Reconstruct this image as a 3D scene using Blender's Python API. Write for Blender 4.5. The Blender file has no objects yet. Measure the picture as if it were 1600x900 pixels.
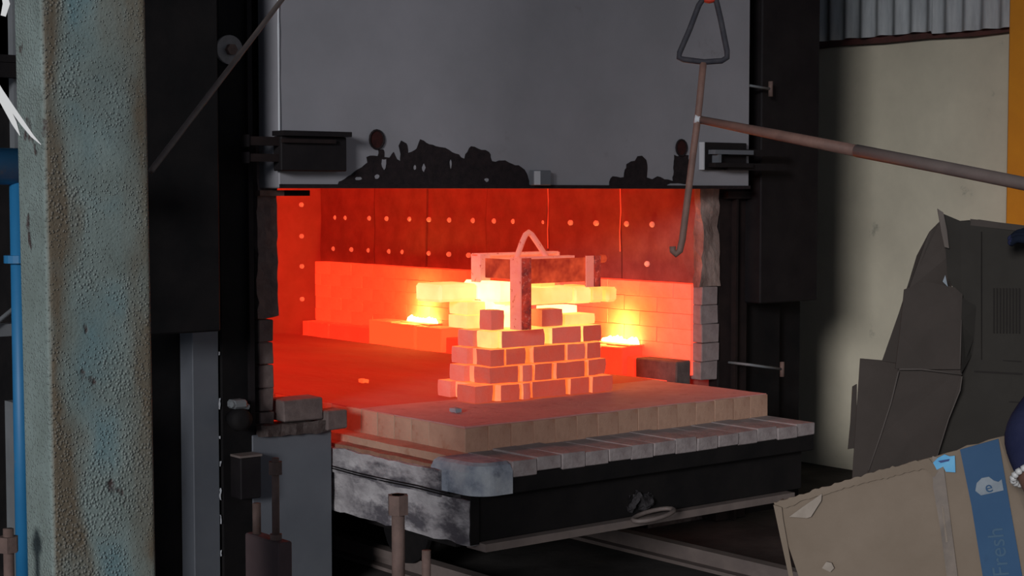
import bpy, bmesh, math, random
from mathutils import Vector, Matrix, noise
random.seed(7)
SC = bpy.context.scene
COL = SC.collection
R = math.radians

# ------------------------------------------------------------------ camera
F, HY, CZ, YAW = 2600.0, 300.0, 1.60, R(38.9)
PITCH = math.atan((450 - HY) / F)
FW = Vector((math.sin(YAW)*math.cos(PITCH), math.cos(YAW)*math.cos(PITCH), -math.sin(PITCH)))
RT = Vector((math.cos(YAW), -math.sin(YAW), 0))
UP = RT.cross(FW)
CAM = Vector((0, 0, CZ))
cd = bpy.data.cameras.new('camera'); cam = bpy.data.objects.new('camera', cd); COL.objects.link(cam)
cam.location = CAM
cam.rotation_euler = Matrix((RT, UP, -FW)).transposed().to_euler()
cd.sensor_width = 36; cd.lens = 36*F/1600; cd.clip_start = .05; cd.clip_end = 200
SC.camera = cam

# ------------------------------------------------------------------ sky, daylight, exposure
w = bpy.data.worlds.new('overcast_sky'); SC.world = w; w.use_nodes = True
bg = w.node_tree.nodes['Background']; bg.inputs[0].default_value = (.72, .82, 1, 1); bg.inputs[1].default_value = .40
sl = bpy.data.lights.new('daylight', 'SUN'); so = bpy.data.objects.new('daylight', sl); COL.objects.link(so)
sl.energy = 1.65; sl.angle = R(12); sl.color = (.95, .97, 1)
so.location = (-6, -4, 5)
so.rotation_euler = Vector((1, .60, -.25)).to_track_quat('-Z', 'Y').to_euler()
SC.view_settings.view_transform = 'Standard'; SC.view_settings.look = 'None'
SC.view_settings.gamma = 1; SC.view_settings.exposure = 0; SC.view_settings.use_curve_mapping = False

# ------------------------------------------------------------------ measuring helpers
def ray(px, py): return FW + RT*((px-800)/F) + UP*((450-py)/F)
def onY(px, py, y): r = ray(px, py); return CAM + r*(y/r.y)
def onX(px, py, x): r = ray(px, py); return CAM + r*(x/r.x)
def onZ(px, py, z): r = ray(px, py); return CAM + r*((z-CZ)/r.z)
def at(px, py, d): return CAM + ray(px, py)*d

# ------------------------------------------------------------------ materials
def mat(name, c1, c2=None, scale=8, rough=.8, metal=0, bump=0, bscale=None, emit=None, estr=0, emit2=None,
        lo=.35, hi=.65, escale=5, detail=6, stretch=None, c3=None, c3lo=.6, c3hi=.66, c3scale=20):
    m = bpy.data.materials.new(name); m.use_nodes = True
    nt = m.node_tree; N = nt.nodes; L = nt.links; b = N['Principled BSDF']
    b.inputs['Roughness'].default_value = rough; b.inputs['Metallic'].default_value = metal
    tc = N.new('ShaderNodeTexCoord'); src = tc.outputs['Object']
    if stretch:
        mp = N.new('ShaderNodeMapping'); mp.inputs['Scale'].default_value = stretch
        L.new(src, mp.inputs[0]); src = mp.outputs[0]
    def ns(s, d=detail):
        n = N.new('ShaderNodeTexNoise'); n.inputs['Scale'].default_value = s; n.inputs['Detail'].default_value = d
        n.inputs['Roughness'].default_value = .65
        L.new(src, n.inputs['Vector']); return n.outputs['Fac']
    def ramp(f, a, b_, lo, hi):
        r = N.new('ShaderNodeValToRGB'); L.new(f, r.inputs[0])
        r.color_ramp.elements[0].position = lo; r.color_ramp.elements[1].position = hi
        r.color_ramp.elements[0].color = (*a, 1); r.color_ramp.elements[1].color = (*b_, 1)
        return r.outputs[0]
    if max(c1) < .08: b.inputs['Specular IOR Level'].default_value = .12
    col = None
    if c2: col = ramp(ns(scale), c1, c2, lo, hi)
    if c3:
        mx = N.new('ShaderNodeMix'); mx.data_type = 'RGBA'
        L.new(ramp(ns(c3scale), (0, 0, 0), (1, 1, 1), c3lo, c3hi), mx.inputs[0])
        if col: L.new(col, mx.inputs[6])
        else: mx.inputs[6].default_value = (*c1, 1)
        mx.inputs[7].default_value = (*c3, 1); col = mx.outputs[2]
    if col: L.new(col, b.inputs['Base Color'])
    else: b.inputs['Base Color'].default_value = (*c1, 1)
    if bump:
        bp = N.new('ShaderNodeBump'); bp.inputs['Strength'].default_value = bump; bp.inputs['Distance'].default_value = .01
        L.new(ns(bscale or scale*4), bp.inputs['Height']); L.new(bp.outputs[0], b.inputs['Normal'])
    if emit:
        b.inputs['Emission Strength'].default_value = estr
        if emit2: L.new(ramp(ns(escale, 3), emit, emit2, .32, .68), b.inputs['Emission Color'])
        else: b.inputs['Emission Color'].default_value = (*emit, 1)
    return m

M = {}
M['cream'] = mat('cream_wall_paint', (.62, .55, .42), (.53, .47, .36), 2.5, .9, c3=(.2, .19, .15), c3lo=.66, c3hi=.78, c3scale=5)
M['floor'] = mat('sooty_floor', (.035, .032, .03), (.07, .062, .058), 3, .95, bump=.4)
M['darkwall'] = mat('dark_wall', (.03, .03, .033), None, rough=.9)
M['sheet'] = mat('weathered_corrugated_sheet', (.72, .74, .75), (.50, .52, .54), 4, .7, 0, stretch=(1, 6, .8))
M['redbrown'] = mat('red_brown_edge', (.09, .025, .02), (.05, .02, .015), 9)
M['yellow'] = mat('yellow_paint', (.62, .235, .012), (.55, .20, .012), 5, .55)
M['blacksteel'] = mat('sooty_black_steel', (.006, .0055, .006), (.012, .010, .010), 5, .75, bump=.15, bscale=40)
M['darksteel'] = mat('dark_steel', (.016, .013, .0135), (.010, .008, .009), 6, .65, bump=.12, bscale=60)
M['brownsteel'] = mat('heat_browned_steel', (.024, .015, .014), (.013, .009, .009), 7, .75)
M['door'] = mat('grey_door_paint', (.285, .27, .29), (.24, .23, .245), 2.2, .62, c3=(.17, .15, .15), c3lo=.64, c3hi=.85, c3scale=6)
M['greypaint'] = mat('grey_panel_paint', (.125, .13, .145), (.10, .105, .12), 3, .65, c3=(.06, .055, .055), c3lo=.66, c3hi=.8, c3scale=4)
M['charred'] = mat('charred_bare_steel', (.026, .018, .019), (.014, .011, .012), 30, .85, bump=.3, bscale=120)
M['weld'] = mat('pale_paint_chips', (.5, .5, .52), None, rough=.6)
M['rust'] = mat('rusty_brown_steel', (.18, .11, .09), (.12, .075, .062), 16, .8, bump=.2, bscale=90)
M['rustblock'] = mat('red_oxide_steel', (.10, .062, .062), (.075, .046, .047), 8, .75)
M['hookbar'] = mat('heat_tinted_rod', (.20, .105, .08), (.13, .07, .055), 14, .7)
M['barerod'] = mat('grey_brown_pipe', (.17, .13, .115), (.13, .10, .09), 10, .65)
M['handle'] = mat('dark_round_bar', (.035, .034, .042), (.055, .05, .056), 25, .6)
M['red'] = mat('red_hook_paint', (.5, .04, .02), None, rough=.5)
M['bluepipe'] = mat('blue_pipe_paint', (.015, .15, .33), (.02, .17, .36), 6, .5, c3=(.16, .17, .18), c3lo=.62, c3hi=.7, c3scale=5)
M['greymetal'] = mat('grey_metal_post', (.17, .175, .18), (.13, .135, .14), 4, .6)
M['plastic'] = mat('white_plastic_strip', (.72, .70, .66), None, rough=.4)
M['castable'] = mat('refractory_castable', (.36, .255, .225), (.26, .175, .155), 5, .92, bump=.35, bscale=45, emit=(.09, .012, .014), emit2=(.14, .02, .021), estr=.6, escale=5, c3=(.15, .09, .08), c3lo=.58, c3hi=.75, c3scale=12)  # faint red emission stands in for furnace light falling on the deck
M['block'] = mat('sandy_firebrick_block', (.42, .28, .195), (.31, .20, .14), 6, .92, bump=.3, bscale=60, emit=(.05, .010, .005), estr=.5, c3=(.25, .11, .06), c3lo=.55, c3hi=.72, c3scale=9)  # slight red emission painted in for the furnace glow on the blocks
M['rim'] = mat('dusty_rim_block', (.33, .275, .265), (.23, .18, .175), 14, .95, bump=.4, bscale=60)
M['plaster'] = mat('flaking_white_plaster', (.48, .44, .44), (.24, .215, .22), 9, .95, bump=.7, bscale=30, c3=(.085, .075, .085), c3lo=.50, c3hi=.62, c3scale=6, stretch=(1, .55, 1.3))
M['bluegrey'] = mat('ash_blue_corner', (.44, .45, .47), (.20, .22, .27), 9, .9, bump=.2, c3=(.07, .08, .11), c3lo=.55, c3hi=.7, c3scale=6)
M['holeglow'] = mat('dull_red_peephole', (.05, .014, .012), (.025, .01, .01), 40, .9)
M['smear'] = mat('faint_ash_smear', (.05, .045, .047), (.015, .013, .014), 40, .95)
M['groove'] = mat('brown_sand_seal', (.29, .15, .095), (.21, .105, .068), 18, .98, bump=.4, bscale=80)
M['fibre'] = mat('sooty_ceramic_fibre', (.36, .265, .23), (.15, .095, .08), 11, .97, bump=.8, bscale=40, stretch=(1, 1, .5))
M['soot'] = mat('dark_mortar_debris', (.06, .042, .038), (.11, .085, .078), 22, .97, bump=.6, bscale=60)
M['jambblock'] = mat('ash_pink_jamb_block', (.32, .255, .245), (.23, .175, .17), 14, .95, bump=.3, c3=(.10, .07, .07), c3lo=.6, c3hi=.75, c3scale=9)
M['jambbrick'] = mat('grey_jamb_brick', (.15, .11, .10), (.10, .07, .065), 20, .95, bump=.3)
# incandescent linings: they give off light themselves
RE, RE2 = (.34, .0060, .0034), (.50, .0110, .0052)
M['hotfibre'] = mat('glowing_fibre_lining', (.19, .105, .08), (.10, .05, .04), 6, .95, emit=RE, emit2=RE2, estr=.26, escale=2.6, bump=.25, bscale=18)
M['hotfibre2'] = mat('glowing_fibre_lining_end_wall', (.19, .10, .08), (.13, .07, .055), 6, .95, emit=(.5, .008, .0035), emit2=(.7, .015, .006), estr=.42, escale=2)
M['stud'] = mat('glowing_ceramic_stud', (.6, .45, .38), None, rough=.8, emit=(.8, .12, .05), estr=.55)
M['hotroof'] = mat('glowing_roof_lining', (.4, .2, .15), None, rough=.95, emit=(1, .035, .012), estr=1.7)
M['hotbrick'] = mat('glowing_lining_brick', (.5, .3, .22), (.42, .22, .16), 9, .92, emit=(.92, .032, .009), emit2=(1, .046, .013), estr=1.25, escale=4, bump=.2, bscale=40)
M['hotledge'] = mat('glowing_ledge_brick', (.45, .26, .2), (.36, .2, .15), 9, .92, emit=(.75, .020, .007), emit2=(.95, .034, .011), estr=1.0, escale=5, bump=.2, bscale=40)
M['hotport'] = mat('glowing_burner_block', (.55, .35, .25), None, rough=.9, emit=(1, .09, .02), estr=.95)
M['flame'] = mat('burner_flame', (1, .9, .6), None, emit=(1, .66, .20), estr=9)
M['hotdeck'] = mat('glowing_hearth', (.16, .09, .075), (.09, .05, .042), 7, .95, emit=(.36, .006, .003), emit2=(.60, .012, .005), estr=.5, escale=3.5, bump=.4, bscale=30, stretch=(1, .4, 1))
# firebricks by temperature
BM = [mat('firebrick_cooled', (.27, .145, .115), (.20, .10, .075), 14, .93, emit=(.30, .021, .009), emit2=(.44, .033, .013), estr=.95, escale=7, bump=.3, bscale=60, c3=(.16, .09, .08), c3lo=.58, c3hi=.68, c3scale=11),
      mat('firebrick_red_hot', (.42, .25, .20), (.34, .19, .15), 14, .93, emit=(.50, .028, .012), emit2=(.72, .050, .02), estr=.62, escale=7, bump=.3, bscale=60),
      mat('firebrick_orange_hot', (.5, .3, .22), None, rough=.93, emit=(1, .10, .02), emit2=(1, .20, .035), estr=.95, escale=8, bump=.2, bscale=60),
      mat('firebrick_yellow_hot', (.6, .4, .3), None, rough=.93, emit=(1, .34, .055), emit2=(1, .52, .10), estr=1.25, escale=7, bump=.2, bscale=60),
      mat('firebrick_white_hot', (.7, .6, .5), None, rough=.93, emit=(1, .62, .16), emit2=(1, .74, .24), estr=2.6, escale=7)]
M['slab'] = mat('yellow_hot_slab', (.6, .45, .35), None, rough=.9, emit=(1, .42, .085), emit2=(1, .60, .16), estr=1.3, escale=6, bump=.2, bscale=40)
M['fixlight'] = mat('scaling_steel_pink', (.5, .33, .30), (.42, .26, .22), 25, .8, emit=(.85, .10, .06), emit2=(1, .17, .08), estr=.62, escale=14, c3=(.10, .03, .035), c3lo=.60, c3hi=.64, c3scale=40)
M['fixdark'] = mat('scaled_dark_steel', (.10, .03, .035), (.05, .018, .022), 22, .8, emit=(.12, .006, .005), emit2=(.9, .06, .02), estr=.55, escale=16, c3=(.42, .2, .16), c3lo=.55, c3hi=.6, c3scale=45)
M['fixplate'] = mat('red_hot_plate', (.045, .010, .010), (.07, .016, .015), 9, .8, emit=(.28, .009, .006), emit2=(.95, .10, .03), estr=.75, escale=9)
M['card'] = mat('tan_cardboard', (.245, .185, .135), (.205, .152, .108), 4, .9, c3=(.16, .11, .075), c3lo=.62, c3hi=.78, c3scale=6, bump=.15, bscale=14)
M['glintcard'] = mat('pale_glint_colour', (.30, .24, .19), (.22, .17, .13), 30, .95, bump=.3)
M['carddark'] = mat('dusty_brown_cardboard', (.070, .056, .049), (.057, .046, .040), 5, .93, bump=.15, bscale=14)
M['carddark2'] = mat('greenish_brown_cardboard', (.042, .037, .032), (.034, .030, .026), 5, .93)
M['tornbrown'] = mat('torn_brown_card', (.13, .105, .09), None, rough=.95)
M['cardlight'] = mat('pale_torn_card', (.40, .33, .27), (.32, .26, .21), 20, .95)
M['washer'] = mat('pale_scaled_washer', (.27, .25, .245), (.2, .18, .175), 20, .8)
M['cardline'] = mat('light_cut_edge', (.10, .08, .07), None, rough=.9)
M['print'] = mat('faded_dark_print', (.026, .022, .02), None, rough=.9)
M['stripe'] = mat('blue_print', (.022, .075, .165), (.03, .088, .18), 6, .75, c3=(.012, .05, .12), c3lo=.62, c3hi=.72, c3scale=5)
M['lettering'] = mat('faded_pale_print', (.06, .12, .19), None, rough=.8)
M['white'] = mat('worn_white_print', (.30, .33, .36), (.22, .25, .28), 20, .8)
M['bluetape'] = mat('bright_blue_tape', (.05, .33, .62), (.14, .45, .7), 20, .5)
M['navyink'] = mat('navy_ink', (.02, .05, .2), None, rough=.6)
M['tape'] = mat('old_packing_tape', (.22, .165, .125), (.12, .09, .07), 10, .45)
M['navy'] = mat('navy_cloth', (.018, .021, .055), (.03, .033, .075), 9, .95, bump=.3, bscale=30)
M['trouser'] = mat('charcoal_cloth', (.03, .03, .035), (.04, .04, .045), 9, .95)
M['skin'] = mat('brown_skin', (.17, .085, .06), (.14, .07, .05), 9, .55)
M['glove'] = mat('dark_blue_glove', (.007, .010, .02), (.010, .014, .026), 14, .9, bump=.3)
M['hair'] = mat('black_hair', (.012, .01, .01), None, rough=.6)
M['bead'] = mat('pale_beads', (.62, .6, .58), None, rough=.4)
M['eye'] = mat('eye_white', (.7, .68, .66), None, rough=.3)

# blistered paint of the foreground column
def column_mat():
    m = bpy.data.materials.new('blistered_green_paint'); m.use_nodes = True
    nt = m.node_tree; N = nt.nodes; L = nt.links; b = N['Principled BSDF']; b.inputs['Roughness'].default_value = .62
    tc = N.new('ShaderNodeTexCoord'); o = tc.outputs['Object']
    def noise_(s, d=5, st=None):
        n = N.new('ShaderNodeTexNoise'); n.inputs['Scale'].default_value = s; n.inputs['Detail'].default_value = d
        if st:
            mp = N.new('ShaderNodeMapping'); mp.inputs['Scale'].default_value = st; L.new(o, mp.inputs[0]); L.new(mp.outputs[0], n.inputs[0])
        else: L.new(o, n.inputs[0])
        return n.outputs['Fac']
    def mr(v, a, b_, c=0., d=1.):
        n = N.new('ShaderNodeMapRange'); L.new(v, n.inputs[0])
        for i, k in enumerate((a, b_, c, d)): n.inputs[i+1].default_value = k
        return n.outputs[0]
    def math_(op, a, b_):
        n = N.new('ShaderNodeMath'); n.operation = op
        for i, k in enumerate((a, b_)):
            if isinstance(k, (int, float)): n.inputs[i].default_value = k
            else: L.new(k, n.inputs[i])
        return n.outputs[0]
    def mix(f, a, b_):
        n = N.new('ShaderNodeMix'); n.data_type = 'RGBA'; L.new(f, n.inputs[0])
        for i, k in ((6, a), (7, b_)):
            if isinstance(k, tuple): n.inputs[i].default_value = (*k, 1)
            else: L.new(k, n.inputs[i])
        return n.outputs[2]
    sep = N.new('ShaderNodeSeparateXYZ'); L.new(o, sep.inputs[0])
    x = sep.outputs[0]; y = sep.outputs[1]
    base = mix(mr(noise_(9, 6), .3, .7), (.26, .315, .29), (.19, .225, .20))
    # rust runs: two bands down the wide face
    xr = math_('ADD', x, mr(noise_(5, 5, (1, 1, .35)), .3, .7, -.05, .05))
    right = mr(xr, .02, .10); left = math_('MULTIPLY', mr(xr, -.055, -.085), mr(x, -.1225, -.115))
    run = math_('MULTIPLY', math_('MAXIMUM', right, left), mr(noise_(7, 6, (1, 1, .4)), .30, .50))
    col = mix(math_('MULTIPLY', run, .95), base, (.155, .115, .072))
    blue = math_('MULTIPLY', math_('MULTIPLY', mr(xr, -.055, -.03), mr(xr, .045, .005)), mr(noise_(4, 4), .42, .58))
    col = mix(math_('MULTIPLY', blue, .75), col, (.145, .25, .27))
    # peeled spots
    spot = mr(noise_(13, 7, (1, 1, .7)), .66, .70)
    col = mix(spot, col, (.07, .045, .04))
    v = N.new('ShaderNodeTexVoronoi'); v.inputs['Scale'].default_value = 135; v.inputs['Randomness'].default_value = 1
    L.new(o, v.inputs['Vector'])
    dens = mr(noise_(6, 4), .34, .62, .2, .62)
    blis = N.new('ShaderNodeMapRange'); L.new(v.outputs['Distance'], blis.inputs[0]); L.new(dens, blis.inputs[1]); blis.inputs[2].default_value = 0; blis.inputs[3].default_value = 0; blis.inputs[4].default_value = 1
    col = mix(math_('MULTIPLY', blis.outputs[0], .28), col, (.40, .42, .40))
    L.new(col, b.inputs['Base Color'])
    h = math_('ADD', math_('MULTIPLY', blis.outputs[0], 1.0), math_('MULTIPLY', noise_(150, 3), .5))
    h = math_('SUBTRACT', h, math_('MULTIPLY', spot, .8))
    bp = N.new('ShaderNodeBump'); bp.inputs['Strength'].default_value = .9; bp.inputs['Distance'].default_value = .004
    L.new(h, bp.inputs['Height']); L.new(bp.outputs[0], b.inputs['Normal'])
    return m
M['column'] = column_mat()

# ------------------------------------------------------------------ object helpers
WL = {}
def finish(o, loc, parent):
    if parent is not None:
        o.parent = parent; o.location = Vector(loc) - WL[parent.name]
    else: o.location = loc
    WL[o.name] = Vector(loc)
    return o
def tag(o, label=None, cat=None, group=None, kind=None):
    for k, v in (('label', label), ('category', cat), ('group', group), ('kind', kind)):
        if v: o[k] = v
    return o
def empty(name, loc, label, cat, group=None, kind=None):
    o = bpy.data.objects.new(name, None); COL.objects.link(o); o.empty_display_size = .1
    finish(o, loc, None); return tag(o, label, cat, group, kind)
def link(name, bm, m, parent=None, smooth=False):
    bmesh.ops.recalc_face_normals(bm, faces=bm.faces)
    c = Vector((0, 0, 0)); lo = Vector((1e9,)*3); hi = -lo
    for v in bm.verts:
        for i in range(3): lo[i] = min(lo[i], v.co[i]); hi[i] = max(hi[i], v.co[i])
    c = (lo+hi)/2
    bmesh.ops.translate(bm, verts=bm.verts, vec=-c)
    me = bpy.data.meshes.new(name); bm.to_mesh(me); bm.free()
    for mm in (m if isinstance(m, (list, tuple)) else [m]): me.materials.append(mm)
    if smooth:
        for p in me.polygons: p.use_smooth = True
    o = bpy.data.objects.new(name, me); COL.objects.link(o)
    return finish(o, c, parent)
def add_box(bm, x0, x1, y0, y1, z0, z1, bev=0, jit=0, mi=0):
    r = bmesh.ops.create_cube(bm, size=1)
    vs = r['verts']
    for v in vs:
        v.co = Vector(((x0+x1)/2 + v.co.x*(x1-x0), (y0+y1)/2 + v.co.y*(y1-y0), (z0+z1)/2 + v.co.z*(z1-z0)))
        if jit: v.co += Vector([random.uniform(-jit, jit) for _ in range(3)])
    if bev:
        es = list({e for v in vs for e in v.link_edges})
        bmesh.ops.bevel(bm, geom=es, offset=bev, segments=1, affect='EDGES', profile=.5)
    return vs
def box(name, x0, x1, y0, y1, z0, z1, m, parent=None, bev=0, jit=0):
    bm = bmesh.new(); add_box(bm, x0, x1, y0, y1, z0, z1, bev, jit); return link(name, bm, m, parent)
def rough_box(name, x0, x1, y0, y1, z0, z1, m, parent=None, step=.04, amp=.012, fr=9, bottom=False):
    bm = bmesh.new(); add_box(bm, x0, x1, y0, y1, z0, z1)
    for ax, (a, b) in enumerate(((x0, x1), (y0, y1), (z0, z1))):
        n = max(0, int((b-a)/step))
        for k in range(1, n):
            co = [0, 0, 0]; co[ax] = a + (b-a)*k/n; no = [0, 0, 0]; no[ax] = 1
            bmesh.ops.bisect_plane(bm, geom=bm.verts[:]+bm.edges[:]+bm.faces[:], plane_co=co, plane_no=no)
    for v in bm.verts:
        d = noise.noise_vector(v.co*fr)*amp + noise.noise_vector(v.co*fr*3)*amp*.5
        if bottom and abs(v.co.z-z0) < 1e-4: d.z = 0
        v.co += d
    return link(name, bm, m, parent)
def add_tube(bm, pts, r, n=10, closed=False):
    pts = [Vector(p) for p in pts]; rings = []
    rs = r if isinstance(r, (list, tuple)) else [r]*len(pts)
    nn = len(pts); prev = None
    for i, p in enumerate(pts):
        if closed: t = pts[(i+1) % nn] - pts[i-1]
        else: t = pts[min(i+1, nn-1)] - pts[max(i-1, 0)]
        t.normalize()
        if prev is None:
            a = t.cross(Vector((0, 0, 1)))
            if a.length < .1: a = t.cross(Vector((0, 1, 0)))
        else: a = prev - t*prev.dot(t)
        a.normalize(); prev = a; b = t.cross(a)
        rings.append([bm.verts.new(p + (a*math.cos(2*math.pi*k/n) + b*math.sin(2*math.pi*k/n))*rs[i]) for k in range(n)])
    m = len(rings)
    for i in range(m if closed else m-1):
        A, B = rings[i], rings[(i+1) % m]
        for k in range(n): bm.faces.new((A[k], A[(k+1) % n], B[(k+1) % n], B[k]))
    if not closed:
        bm.faces.new(rings[0][::-1]); bm.faces.new(rings[-1])
def tube(name, pts, r, m, parent=None, n=10, closed=False, smooth=True):
    bm = bmesh.new(); add_tube(bm, pts, r, n, closed); return link(name, bm, m, parent, smooth)
def prism(name, pts, thick, m, parent=None):
    """planar-ish polygon given in 3D, made solid by a thickness vector"""
    bm = bmesh.new(); t = Vector(thick)
    a = [bm.verts.new(p) for p in pts]; b = [bm.verts.new(Vector(p)+t) for p in pts]; n = len(a)
    bm.faces.new(a); bm.faces.new(b[::-1])
    for i in range(n): bm.faces.new((a[i], b[i], b[(i+1) % n], a[(i+1) % n]))
    return link(name, bm, m, parent)
def hexnut(bm, c, r, h, axis=Vector((0, 0, 1))):
    add_tube(bm, [c, c+axis*h], r, 6)
def clone(o, loc, parent):
    c = o.copy(); COL.objects.link(c); c.parent = None
    return finish(c, loc, parent)

# ------------------------------------------------------------------ the shed
tag(box('floor', -9, 9, -7, 15, -.1, 0, M['floor']), kind='structure')
tag(box('wall_right', 7.5, 7.7, -7, 15, 0, 2.47, M['cream']), kind='structure')
tag(box('wall_back', -9, 7.5, 14.8, 15, 0, 6.5, M['darkwall']), kind='structure')
tag(box('ceiling', -9, 9, -7, 15, 6.5, 6.6, M['darkwall']), kind='structure')
tag(rough_box('trim_1', 7.46, 7.56, -7, 15, 2.43, 2.48, M['redbrown'], step=.3, amp=.012, fr=3), kind='structure')
bm = bmesh.new(); n = 1300; prev = None
for i in range(n+1):
    y = 3.2 + 5.8*i/n; x = 7.43 + .016*math.sin(y*2*math.pi/.115) + .004*noise.noise(Vector((0, y*3, 0)))
    zb = 2.45 + .008*noise.noise(Vector((y*9, 1, 0))) + (.015 if int(y/.8) % 2 else 0)
    cur = [bm.verts.new((x, y, zb)), bm.verts.new((x, y, 6.4)), bm.verts.new((x+.004, y, zb)), bm.verts.new((x+.004, y, 6.4))]
    if prev:
        bm.faces.new((prev[0], cur[0], cur[1], prev[1])); bm.faces.new((prev[2], prev[3], cur[3], cur[2])); bm.faces.new((prev[0], prev[2], cur[2], cur[0]))
    prev = cur
o = link('corrugated_sheet', bm, M['sheet'], smooth=True)
tag(o, 'grey weathered corrugated metal sheet above the cream wall', 'sheet')
col_y = empty('yellow_column', (7.22, 4.75, 0), 'yellow painted steel column at the right edge beside the cream wall', 'column')
box('shaft', 7.1, 7.38, 4.62, 4.9, .015, 6.49, M['yellow'], col_y, .01)
box('base_plate', 7.03, 7.45, 4.53, 4.98, 0, .015, M['yellow'], col_y)
for zz in (2.69, 1.2):
    box('collar', 7.092, 7.388, 4.612, 4.908, zz, zz+.012, M['yellow'], col_y)

# ------------------------------------------------------------------ furnace
YF = 5.62
fur = empty('furnace', (4.6, 7.4, 0), 'black steel heat treatment furnace with red glowing chamber behind the raised door', 'furnace')
# outer casing
box('left_casing', 2.72, 3.28, YF+.08, 9.45, .0, 3.3, M['blacksteel'], fur)
box('right_casing', 5.96, 6.52, YF+.10, 9.45, .0, 3.3, M['blacksteel'], fur)
box('back_casing', 2.72, 6.52, 9.3, 9.5, 0, 3.3, M['blacksteel'], fur)
box('roof_casing', 2.72, 6.52, YF+.1, 9.45, 1.95, 2.5, M['blacksteel'], fur)
# linings
box('left_lining', 3.24, 3.34, YF+.2, 9.0, .5, 1.9, M['hotroof'], fur)
box('jamb_glow_blocker', 3.24, 3.325, YF+.05, YF+.199, .5, 1.9, M['soot'], fur)  # unseen box added to stop red light leaking past the left jamb
box('roof_lining', 3.25, 5.9, YF+.21, 9.0, 1.86, 1.94, M['hotroof'], fur)
box('lintel', 3.1, 5.97, YF+.01, YF+.2, 1.63, 1.95, M['blacksteel'], fur)
bw = rough_box('end_wall', 3.3, 5.9, 9.0, 9.28, .40, 1.9, M['hotfibre2'], fur, step=.25, amp=.008, fr=4)
studs0 = None
def stud(p, d, parent):
    global studs0
    bm = bmesh.new(); d = Vector(d); add_tube(bm, [p, Vector(p)+d*.012, Vector(p)+d*.02], [.014, .015, .009], 10)
    return link('stud', bm, M['stud'], parent)
for z in (1.52, 1.322, 1.132, .925): stud(Vector((5.55, 8.995, z)), (0, -1, 0), bw)
for x in (4.7, 5.0, 5.27):
    for z in (1.52, 1.322, 1.132): stud(Vector((x, 8.995, z)), (0, -1, 0), bw)
# right wall: fibre modules over brick
ys = [9.0, 8.39, 7.85, 7.29, 6.755, 6.19, 5.655]
sy1 = [8.822, 8.705, 8.443, 8.258, 8.02, 7.828, 7.629, 7.407, 7.216, 7.047, 6.787, 6.574, 6.374, 6.143, 5.958]
sy2 = [8.846, 8.643, 8.452, 8.233, 8.093, 7.829, 7.636, 7.45, 7.2, 7.0, 6.8, 6.58, 6.38, 5.993]
for i in range(6):
    a, b = ys[i+1], ys[i]
    bm = bmesh.new(); add_box(bm, 5.70+random.uniform(-.006, .006), 5.92, a+.006, b-.006, 1.162, 1.88)
    for k in range(1, 9):
        bmesh.ops.bisect_plane(bm, geom=bm.verts[:]+bm.edges[:]+bm.faces[:], plane_co=(0, a+(b-a)*k/9, 0), plane_no=(0, 1, 0))
    for k in range(1, 10):
        bmesh.ops.bisect_plane(bm, geom=bm.verts[:]+bm.edges[:]+bm.faces[:], plane_co=(0, 0, 1.162+.718*k/10), plane_no=(0, 0, 1))
    for v in bm.verts:
        if v.co.x < 5.8: v.co.x += noise.noise(v.co*5)*.012 + noise.noise(v.co*14)*.005
    fm = link('fibre_module', bm, M['hotfibre'], fur)
    for yy in sy1:
        if a < yy < b: stud(Vector((5.705, yy, 1.44)), (-1, 0, 0), fm)
    for yy in sy2:
        if a < yy < b: stud(Vector((5.705, yy, 1.244)), (-1, 0, 0), fm)
    if i in (3, 4): tube('seam_cord', [(5.696, a+.004*math.sin(k*2.1), 1.3+.1*k) for k in range(6)], .0028, M['hotledge'], fm, 6)
# brick wall under the modules
rw = box('brick_backing', 5.72, 5.94, 5.66, 9.0, .42, 1.155, M['hotfibre'], fur)
nb = 0; zc = .72
for c in range(6):
    z0 = .72 + c*.0733; y = 5.645 - (.115 if c % 2 else 0)
    while y < 8.99:
        y1 = min(y+.235, 9.0); y0 = max(y, 5.645)
        if y1-y0 > .03:
            box('brick', 5.655+random.uniform(-.002, .002), 5.75, y0+.0008, y1-.0008, z0+.0008, z0+.0728, M['hotbrick'], rw, .0015)
        y += .235
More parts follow.
